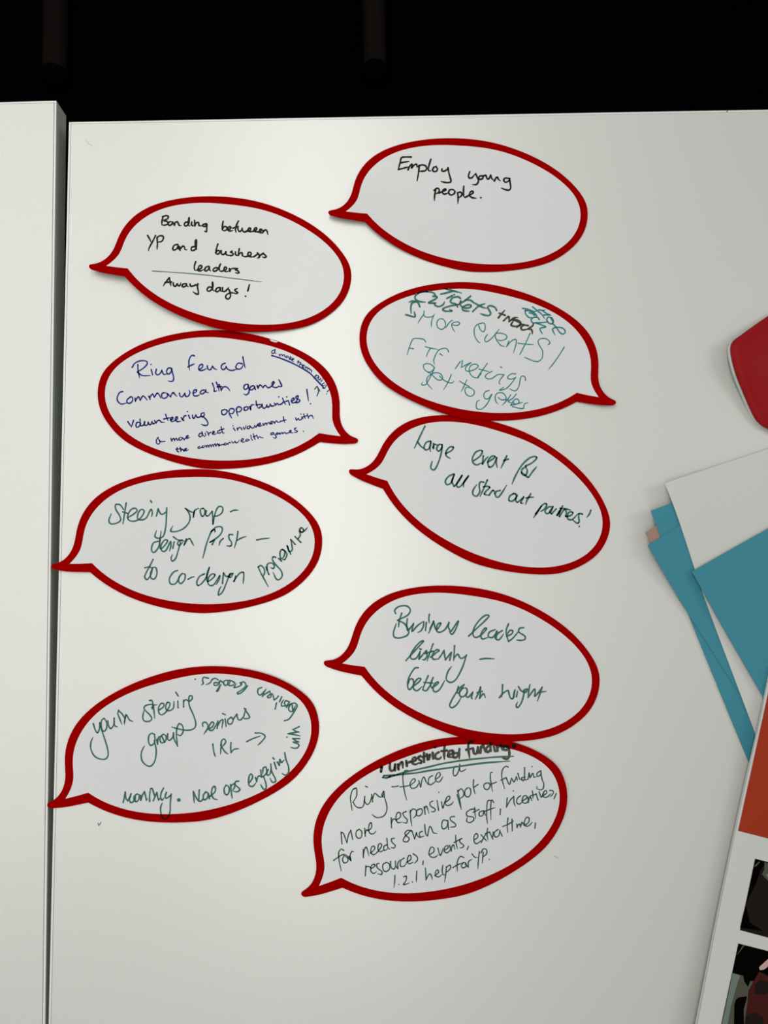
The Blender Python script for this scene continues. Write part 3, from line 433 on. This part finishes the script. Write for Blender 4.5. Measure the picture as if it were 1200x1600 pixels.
 ('unrestricted', "495,248 495,310 510,330 540,315 552,260|550,260 548,325|578,260 585,315|582,290 605,248 625,240 630,300|665,225 672,280|668,250 710,235|725,238 765,215 760,190 735,200 730,250 765,262 790,248|815,175 792,190 798,212 822,225 818,248 792,250|850,140 850,238|835,188 880,170|880,155 888,215|888,190 912,160 905,215|940,140 945,205|965,82|1005,135 970,160 972,200 1010,205 1030,185|1065,70 1060,140 1062,210|1030,125 1090,118|1100,168 1150,145 1150,122 1115,125 1100,175 1140,190|1195,145 1160,150 1155,185 1185,190 1212,150|1220,100 1215,140 1216,202"),]),
 (670, 1150, 6.0, 3.1, 'grey_black', [
 ('funding', "410,55 378,60 370,110 383,205|350,130 415,115|415,120 425,165 450,160 460,105|460,105 465,160|485,160 490,100|490,115 508,82 528,150|565,90 540,115 545,150 570,140 580,110|582,50 578,105 585,145|610,95 620,140 640,145|650,45|640,95 645,140|648,110 675,85 690,135|745,100 710,95 700,125 730,130 752,98|750,110 755,180 735,215 690,205"),]),
 (670, 1150, 6.0, 5.2, 'grey_black', [('full_stop', "800,95")]),
 (670, 1150, 6.0, 2.2, 'green', [
 ('underline', "-432,388 -380,388 -225,340 -110,314 0,290 150,255 350,225 600,200 795,190|-423,372 -306,365 -110,345 0,325 250,290 500,255 760,235|-395,395 -360,376"),]),
 (535, 1155, 6.667, 1.45, 'dark_green', [
 ('Ring', "135,510 105,530 85,600 88,660 102,745|115,520 145,510 150,550 145,600 110,655|110,655 140,700 185,715 220,690 232,595|232,595 232,650 260,680 290,650 308,580|240,490 262,500|305,575 315,655|315,620 335,565 360,580 385,600 410,602 430,565|430,540 410,580 430,605|432,545 440,610 462,690 460,750 430,800 380,817 345,812 308,785"),
 ('fence', "515,495 545,495 582,488|680,325 650,330 630,380 635,470 650,560 670,635|600,497 650,492 710,478|715,475 755,440 755,415 730,420 705,465 720,510 770,500 800,450|795,430 815,500|815,500 830,420 850,395 870,440 895,475|940,380 905,400 895,450 915,475 960,450 970,430|970,420 1015,385 1015,350 990,355 970,400 980,440 1015,440 1048,390"),]),
 (670, 1150, 6.0, 1.5, 'dark_green', [
 ('a', "275,285 240,290 228,350 245,375 275,340 290,265|290,265 290,320 310,332 350,310"),
 ('pot', "265,550 285,620 305,688|270,510 290,600 302,680|275,520 300,495 325,520 325,560 290,590|360,490 340,510 342,560 375,570 395,530 385,490 360,485|420,410 418,480 435,545|425,480 465,452"),
 ('of', "540,440 515,460 525,495 555,500 575,465 560,440 535,445|595,342 578,350 580,420 598,522|575,455 635,432"),
 ('funding', "745,292 720,285 690,320 685,390 710,495|675,415 725,390|725,390 755,455 775,395|775,395 800,430 820,380|820,380 830,412|835,350 850,400 870,412|895,385 870,395 885,420 905,380|898,295 900,405 930,405|930,405 940,345|940,345 950,392|968,287|950,390 975,350 985,385 1005,380|1050,325 1015,350 1020,380 1050,360 1055,325|1050,340 1060,400 1078,450 1070,495 1040,505 1008,490"),]),
 (515, 1250, 6.667, 1.5, 'dark_green', [
 ('more', "120,335 128,458|128,340 145,350 180,445|180,445 195,370 220,315|220,315 240,410|310,305 280,325 275,370 300,400 330,385 335,330 305,303|365,295 372,378|370,345 385,310 400,320|400,320 435,290 435,240 415,250 405,310 425,350 460,350 485,322"),
 ('responsive', "640,185 645,290|645,240 660,200 690,205|690,210 735,180 735,135 705,135 690,190 710,235 755,230|800,120 765,135 775,170 808,205 800,240 765,235|840,105 845,190 858,272|835,130 870,92 905,115 900,160 870,190|945,90 910,110 905,155 935,165 965,135 960,95 940,88|985,70 995,150|990,90 1010,65 1035,140|1075,10 1045,30 1055,65 1100,95 1090,120 1060,122|1120,5 1135,108|1138,-80|1165,20 1180,85 1200,10|1200,30 1250,-10 1250,-38 1220,-25 1205,35 1230,58 1270,42 1290,15"),
 ('for', "148,525 120,512 95,550 100,640 122,740|42,630 90,595 145,568 190,590 210,625|150,580 135,620 150,655 185,645 190,610 160,585|205,585 222,635|220,625 215,570 235,535 252,540"),
 ('needs', "350,515 352,600|352,570 365,510 385,495 410,582|425,555 470,510 460,480 435,495 430,550 460,570 495,545 540,485 535,455 510,465 505,520 530,540 565,520|600,465 565,485 570,525 605,510|597,400 605,490 630,515|675,400 645,405 650,440 685,475 670,500 640,495"),
 ('such', "850,325 815,315 785,345 800,375 830,400 810,435 770,430 775,395 825,340 855,320 885,408|885,405 905,340|905,340 915,375 940,390|965,325 935,345 945,385 985,375|990,255 1000,350 1020,375|1020,375 1040,280 1060,290 1080,340 1120,348"),
 ('resources', "378,685 372,790|380,700 400,690 430,705|435,715 470,690 465,670 435,685 430,740 460,765 490,745|515,660 490,670 500,710 545,745 540,775 500,770|590,650 555,675 560,730 590,745 625,715 620,665 590,650|635,640 640,700 670,720 685,690|685,635 690,690 712,718|712,718 710,660 735,620|775,605 740,635 740,690 775,690 800,660|800,650 845,620 845,580 820,585 810,640 830,665 870,648|870,560 910,590 915,625 885,660|975,635 972,672"),
 ('number', "680,785 678,840 672,912|722,880|770,800 800,795 795,840 770,882 830,865|862,853|908,740 905,800 902,855"),
 ('help', "998,710 1002,770 1005,838|1003,830 1040,770 1060,790 1070,830|1095,790 1135,755 1125,728 1105,745 1105,790 1140,800 1170,775|1180,680 1172,740 1185,780 1200,775|1216,694 1213,746 1198,856|1218,702 1252,678 1260,710 1228,745 1212,752"),]),
 (680, 1210, 6.0, 1.5, 'dark_green', [
 ('as', "115,435 75,430 60,480 75,512 110,490 120,430|118,440 125,515|180,395 145,400 145,430 190,465 185,490 140,495"),
 ('staff', "375,325 335,328 295,355 300,390 355,400 360,430 325,452 295,440 300,405|370,310 372,360 380,415|355,355 410,330|450,340 415,355 415,388 445,385 455,340|455,340 470,382|520,245 490,255 482,380 490,462|550,265 530,240 520,300 522,428|455,350 520,325 562,312|612,325 608,378"),
 ('incentives', "675,220 668,308|670,300 705,240 738,205|738,205 738,260 752,300|733,155|800,200 770,225 765,265 790,278 825,250|815,250 855,225 855,200 828,205 815,255 850,270 880,240|868,212 875,265|878,240 888,208 908,250|910,155 918,200 915,225|895,200 950,185|945,180 965,240|955,118|975,165 995,215 1010,175|1005,205 1045,175 1040,152 1018,165 1015,210 1050,212 1085,180|1075,150 1105,155 1105,180 1080,210|1135,180 1112,232"),
 ('events', "-54,753 -14,726 -14,690 -41,685 -59,744 -36,775 0,775 27,753|25,690 48,760 75,690|80,715 120,690 118,668 92,680 85,720 115,735 145,700|135,665 150,720|150,715 158,672 172,662 185,705|192,570 195,640 208,700|175,640 250,600|250,600 230,615 235,640 268,665 255,685 230,690|312,675 300,705"),
 ('extra', "370,610 395,595 400,570 385,555 365,580 365,630 390,650 430,620|430,565 455,595 485,625|475,555 430,640|492,505 485,560 495,615|470,555 510,540|510,540 540,605|538,590 545,540|590,515 555,545 560,585 595,575 608,520|605,530 628,578"),
 ('time', "682,410 675,480 680,545|632,490 690,465 735,435|720,420 722,530|765,465 768,500|768,490 790,465 800,500|800,490 815,450 835,485|835,480 875,450 880,410 855,405 835,450 850,485 880,480 910,448|940,455 935,505"),
 ('for', "270,780 235,770 210,810 205,860 208,910|165,875 205,850 255,830|265,825 245,855 260,878 290,860 285,830 262,825|280,840 310,870|310,865 312,820 345,795"),
 ('YP', "345,745 370,775 400,780|415,725 405,800 400,885|450,730 445,790 442,832|430,735 450,700 480,705 480,745 440,780|507,797"),])],
}

THICK = 0.0008
def pts2(s): return [Vector([float(a) for a in p.split(',')]) for p in s.split()]
OUT_T = catmull(pts2(OUTER), True, (NOTCH_OUTER,), 4)
IN_T = catmull(pts2(INNER), True, NOTCH_INNER, 4)
CARDS = {
    1: ('white speech bubble card with red border reading Employ young people', [(530, 345, 60, 5), (605, 382, 55, 2)], 0.2),
    2: ('red bordered speech bubble card reading Bonding between YP and business leaders, Away days', [(160, 432, 75, 6), (260, 490, 95, 5), (395, 522, 90, 3)], 0.3),
    3: ('red bordered speech bubble card with navy writing starting Ring fenced Commonwealth games', [(545, 690, 45, 1.2)], 0.2),
    4: ('red bordered speech bubble card with crowded teal writing, More events and FTF metings', [(952, 630, 40, 3.5), (690, 655, 90, 1.6), (600, 600, 70, 2.0)], 0.2),
    5: ('red bordered speech bubble card reading Large event for all stand out partners', [(560, 742, 40, 1.2)], 0.2),
    6: ('red bordered speech bubble card reading Steering group, design first, to co-design programme', [(110, 890, 60, 1.6)], 0.2),
    7: ('red bordered speech bubble card reading Business leaders listening, better youth insight', [(525, 1045, 40, 1), (760, 1155, 90, 1.8)], 0.2),
    8: ('red bordered speech bubble card with writing curling round its edge, starting youth steering group', [(440, 1052, 90, 2.5), (320, 1280, 90, 1)], 0.2),
    9: ('red bordered speech bubble card with dense dark writing headed unrestricted funding', [(880, 1200, 80, 2.5)], 0.2),
}
PEN = {'black': 'ink_black', 'navy': 'ink_navy', 'green': 'ink_green', 'dark_green': 'ink_dark_green', 'teal': 'ink_teal',
       'bold_green': 'ink_bold_green', 'grey_black': 'ink_grey_black'}
PLAIN = {'exclamation_mark', 'underline', 'arrow', 'dash', 'full_stop', 'apostrophe', 'plus_sign'}

def stroke(pts, half, surf, vs, fs):
    """flat pen line through image points, laid on the card surface"""
    def put(px, py):
        z = surf(P(px, py).x, P(px, py).y)
        vs.append(P(px, py, z)); return len(vs) - 1
    def disc(c, r):
        ids = [put(c.x + r * math.cos(k * math.pi / 4), c.y + r * math.sin(k * math.pi / 4)) for k in range(8)]
        fs.append(ids[::-1])
    if len(pts) == 1: disc(pts[0], half * 1.15); return
    c = catmull(pts); c2 = [c[0]]
    for p in c[1:]:
        if (p - c2[-1]).length > 0.35: c2.append(p)
    if len(c2) < 2: disc(c2[0], half); return
    c = c2; N = len(c); ph = random.random() * 6
    rows = []
    for i, p in enumerate(c):
        a = c[max(0, i - 1)]; b = c[min(N - 1, i + 1)]
        d = (b - a)
        if d.length < 1e-4: d = Vector((1, 0))
        d.normalize(); nrm = Vector((-d.y, d.x))
        h = half * (1 + 0.09 * math.sin(i * 0.55 + ph))
        if N > 8 and i > N - 4: h *= 0.92 - 0.12 * (i - N + 4)
        sharp = 0 < i < N - 1 and (c[i] - c[i - 1]).angle(c[i + 1] - c[i], 0) > 0.55
        if sharp or i == 0 or i == N - 1: disc(p, h)
        rows.append((put(*(p + nrm * h)), put(*(p - nrm * h))))
    for (a, b), (d, e) in zip(rows, rows[1:]): fs.append([a, d, e, b])

for k, (label, lifts, base) in CARDS.items():
    A = FIT[k]
    tf = lambda v: Vector(((A[0] * v.x + A[1] * v.y + A[4]) / 1000, (A[2] * v.x + A[3] * v.y + A[5]) / 1000))
    out = [tf(v) for v in OUT_T]; inn = [tf(v) for v in IN_T]
    lift = bumps(lifts)
    h0 = base / 1000 + THICK
    surf = lambda x, y, lift=lift, h0=h0: h0 + lift(x, y)          # height above the table
    top = lambda x, y: TZ + surf(x, y)
    vs2, (face, ring) = tri_fill([out, inn], 0.009, [lambda c: inside(c, inn), lambda c: inside(c, out)])
    cx = sum(v.x for v in out) / len(out); cy = sum(v.y for v in out) / len(out)
    t = thing('speech_bubble_card', label, 'card', Vector((cx, cy, TZ)), 'speech bubble cards on the white table')
    slab('writing_panel', face, vs2, top, THICK, t, ['card_white'])
    slab('red_border', ring, vs2, top, THICK, t, ['card_red'])
    ink_h = lambda x, y: surf(x, y) + 0.00018
    for ox, oy, sc, wid, pen, words in INK[k]:
        for word, data in words:
            vs = []; fs = []
            for s in data.split('|'):
                pts = [Vector((ox + float(q.split(',')[0]) / sc, oy + float(q.split(',')[1]) / sc)) for q in s.split()]
                stroke(pts, wid * 0.64, ink_h, vs, fs)
            fm = [0 if inside(sum((vs[i] for i in f), Vector()) / len(f), inn) else 1 for f in fs]
            o = from_data(word if word in PLAIN else 'handwritten_word', vs, fs, t, [PEN[pen], 'ink_over_red'], fm, None)
            if word not in PLAIN:
                o['label'] = {'number': 'handwritten 1.2.1'}.get(word, 'handwritten word ' + word)
    if k == 3:      # chip torn out of the red border
        q = [(421, 530.2), (425, 530.6), (429, 532.3), (435, 534), (431, 535.2), (427, 534.2), (423.5, 533)]
        from_data('chipped_edge', [P(x, y, surf(P(x, y).x, P(x, y).y) + 0.0001) for x, y in q], [list(range(len(q)))], t, ['card_white'])

# ------------------------------------------------------------------ marks on the right table
def mark(pts, half, m):
    vs = []; fs = []
    stroke([Vector(p) for p in pts], half, lambda x, y: 0.0001, vs, fs)
    me = bpy.data.meshes.new('scuff_mark')
    inv = (Matrix.Translation(right_table.location) @ Matrix.Rotation(rz1, 4, 'Z')).inverted()
    me.from_pydata([tuple(inv @ v) for v in vs], [], fs); me.materials.append(MATS[m])
    o = bpy.data.objects.new('scuff_mark', me); scene.collection.objects.link(o); o.parent = right_table
mark([(153, 1286), (154.7, 1290), (157.5, 1285)], 0.6, 'dark_scuff')
mark([(1137, 172.5), (1136, 175)], 0.7, 'dark_scuff')
mark([(134, 219), (138, 224), (145, 228.5)], 0.35, 'scuff')
mark([(866, 1338), (869, 1339), (872, 1341)], 0.5, 'scuff')

# ------------------------------------------------------------------ papers on the right
def sheet(name, parent, corner, along, width, height, z, thick, lift, m, step=0.012, down=None):
    """true rectangle from its measured corner and one point along its top edge; v runs down the photograph"""
    zc = lambda q: z + lift(P(*q, z).x, P(*q, z).y)
    a = P(*corner, zc(corner)); b = P(*along, zc(along))
    u = (b - a); u.z = 0; u.normalize(); v = Vector((u.y, -u.x, 0))
    if down:                                     # square the sheet on its left edge instead
        d0, d1 = P(*down[0], zc(down[0])), P(*down[1], zc(down[1]))
        v = d1 - d0; v.z = 0; v.normalize(); u = Vector((-v.y, v.x, 0))
        a = d0 - v * 0.036
    nx = max(2, int(width / step)); ny = max(2, int(height / step))
    pts = [(a + u * (width * i / nx) + v * (height * j / ny)) for j in range(ny + 1) for i in range(nx + 1)]
    tris = []
    for j in range(ny):
        for i in range(nx):
            q = j * (nx + 1) + i; tris.append([q, q + nx + 1, q + nx + 2, q + 1])
    # true height: follow the lift and keep the corner where it is seen
    top = lambda x, y: TZ + z + lift(x, y)
    return slab(name, tris, [(p.x, p.y) for p in pts], top, thick, parent, [m])

curl = bumps([(1000, 800, 110, 12.0)])
def lone(name, label, cat, *a, **kw):
    o = sheet(name, None, *a, **kw); o['label'] = label; o['category'] = cat; return o
lone('paper_slip', 'small pink brown paper slip peeking out under the teal sheets', 'paper', (1008, 832), (1023, 823), 0.045, 0.034, 0.0008, 0.0003, curl, 'paper_pink', step=0.008)
lone('paper_sheet', 'narrow visible strip of teal paper, lowest of the teal sheets, end under the brochure', 'paper', (1016.5, 798), (1045, 787.3), 0.18, 0.259, 0.0014, 0.0004, curl, 'paper_teal')
lone('paper_sheet', 'teal sheet under the white sheet, its corner lowest at the left', 'paper', (1012, 852), (1057.5, 823.5), 0.13, 0.206, 0.0021, 0.0004, curl, 'paper_teal')
lone('paper_sheet', 'plain white sheet lying over the teal strips at the right edge', 'paper', (1038.5, 755), (1200, 701), 0.21, 0.285, 0.0030, 0.0006, curl, 'paper_white')
curl2 = bumps([(1075, 885, 70, 3.0)])
lone('paper_sheet', 'large teal sheet on top of the white sheet at the right edge', 'paper', (1081, 893), (1200, 826), 0.21, 0.15, 0.0068, 0.0006, curl2, 'paper_teal')

# brochure: white cover with printed blocks, an inner page showing at its edge
bl = bumps([(1075, 1640, 170, 6.0), (1190, 1130, 60, 1.5)])
BZ = 0.0092
bt = thing('brochure', 'white brochure with an orange block and two dark photographs, at the lower right', 'brochure', P(1150, 1400) + Vector((0, 0, BZ)))
bu, bv = (1207, 1040), (1311, 1061.5)
sheet('inner_page', bt, (1204.0, 1046), (1308, 1070), 0.21, 0.40, BZ - 0.0016, 0.0004, bl, 'paper_white', down=((1191.3, 1100), (1086.5, 1600)))
sheet('cover', bt, bu, bv, 0.21, 0.40, BZ, 0.0004, bl, 'paper_white', down=((1193, 1100), (1090, 1600)))
def printed(name, poly, m, lv=0, parent=bt, ox=0, oy=0, sc=1.0):
    q = []
    for i, (a, b) in enumerate(poly):
        a2, b2 = poly[(i + 1) % len(poly)]
        n = max(1, int(math.hypot(a2 - a, b2 - b) / sc / 8))
        q += [(ox + (a + (a2 - a) * j / n) / sc, oy + (b + (b2 - b) * j / n) / sc) for j in range(n)]
    w = [P(x, y, BZ + bl(P(x, y, BZ).x, P(x, y, BZ).y)) for x, y in q]
    tp = lambda x, y: TZ + BZ + bl(x, y) + 0.0003 + 0.00008 * lv
    vs2, (tr,) = tri_fill([[(p.x, p.y) for p in w]], 0.012, [lambda c: inside(c, [(p.x, p.y) for p in w])])
    used = [(v.x, v.y, tp(v.x, v.y)) for v in vs2]
    o = from_data(name, used, tr, None, [m], None, None)
    if parent:
        inv = parent.location if parent is bt else bt.location
        for v in o.data.vertices: v.co -= inv
        o.parent = parent
    return o
printed('printed_block', [(1196.2, 1100), (1204.5, 1060), (1330, 1080), (1330, 1343), (1153, 1298)], 'print_orange')
ph = printed('printed_photo', [(1179.6, 1341.6), (1330, 1380), (1330, 1500), (1156, 1453)], 'print_brown')
C = dict(ox=1140, oy=1330, sc=13.333)
printed('photo_shape', [(528, 160), (760, 222), (640, 400), (560, 640), (380, 1000), (330, 1160)], 'print_black', 1, ph, **C)
printed('photo_shape', [(720, 225), (1000, 300), (1000, 700), (800, 620), (665, 480), (720, 370)], 'print_grey', 2, ph, **C)
printed('photo_shape', [(750, 480), (1000, 400), (1000, 680), (800, 570)], 'print_green_grey', 3, ph, **C)
printed('photo_shape', [(510, 300), (600, 215), (632, 222), (560, 300), (515, 330)], 'print_grey', 2, ph, **C)
printed('photo_shape', [(330, 1100), (420, 1480), (700, 1660), (215, 1590), (270, 1340)], 'print_black', 1, ph, **C)
ph = printed('printed_photo', [(1153.4, 1474), (1330, 1519), (1330, 1660), (1114, 1660)], 'print_black')
C = dict(ox=1130, oy=1460, sc=11.4286)
printed('photo_shape', [(163, 685), (355, 735), (372, 840), (440, 935), (480, 830), (540, 830), (450, 1000), (430, 1200), (380, 1700), (-55, 1700), (20, 1380)], 'print_grey', 1, ph, **C)
printed('photo_shape', [(163, 690), (300, 725), (240, 900), (130, 1300), (60, 1700), (-50, 1700), (25, 1370)], 'print_green_grey', 2, ph, **C)
printed('photo_shape', [(540, 830), (640, 660), (800, 740), (1100, 800), (1100, 1900), (380, 1900), (390, 1470), (440, 1150), (470, 960)], 'print_maroon', 2, ph, **C)
printed('photo_shape', [(270, 1120), (420, 1100), (400, 1200), (362, 1330), (370, 1700), (185, 1700), (195, 1250), (220, 1165)], 'print_black', 3, ph, **C)
printed('photo_shape', [(635, 580), (800, 430), (1000, 380), (1000, 520), (800, 565), (720, 625), (650, 632)], 'print_pink', 3, ph, **C)
printed('photo_shape', [(400, 1450), (480, 1400), (600, 1398), (700, 1470), (735, 1700), (365, 1700)], 'print_brown', 4, ph, **C)
printed('photo_shape', [(345, 190), (380, 192), (262, 350), (243, 372)], 'print_grey', 1, ph, **C)
printed('photo_shape', [(560, 900), (650, 800), (820, 850), (900, 1000), (700, 1080), (560, 1050)], 'print_brown', 3, ph, **C)

# red pad with a pale rim, curling up from the table at the right edge
pl = bumps([(1140, 560, 70, 9.0)])
PADZ = 0.008
def pad_outline(dx, dy):
    q = [(1300, 433), (1240, 468), (1200, 493.5), (1176, 510), (1161, 521), (1149, 530), (1144.5, 540), (1146, 556), (1153, 582), (1163, 608), (1174, 634), (1183, 652), (1191, 661), (1202, 668), (1240, 684), (1300, 700), (1380, 690), (1430, 620), (1440, 540), (1420, 450), (1370, 415)]
    cc = catmull([Vector((a + dx, b + dy)) for a, b in q], True, (), 8)
    return cc
rt = thing('red_pad', 'red glossy pad with a pale rim and rounded corner at the right edge', 'pad', P(1210, 580))
for nm, dx, dy, z, th, m in (('pale_rim', -4.5, 2.0, PADZ - 0.0045, 0.0012, 'clear_rim'), ('red_cover', 0, 0, PADZ, 0.0014, 'red_vinyl')):
    w = [P(p.x, p.y, z + pl(P(p.x, p.y, z).x, P(p.x, p.y, z).y)) for p in pad_outline(dx, dy)]
    lp = [(p.x, p.y) for p in w]
    vs2, (tr,) = tri_fill([lp], 0.003, [lambda c, lp=lp: inside(c, lp)])
    def rim(x, y, lp=lp):                       # the edge of the cover rolls over
        d = min(math.hypot(x - a, y - b) for a, b in lp)
        return 0.0035 * max(0.0, 1 - d / 0.007) ** 2
    slab(nm, tr, vs2, (lambda x, y, z=z: TZ + z + pl(x, y) - rim(x, y)), th, rt, [m])
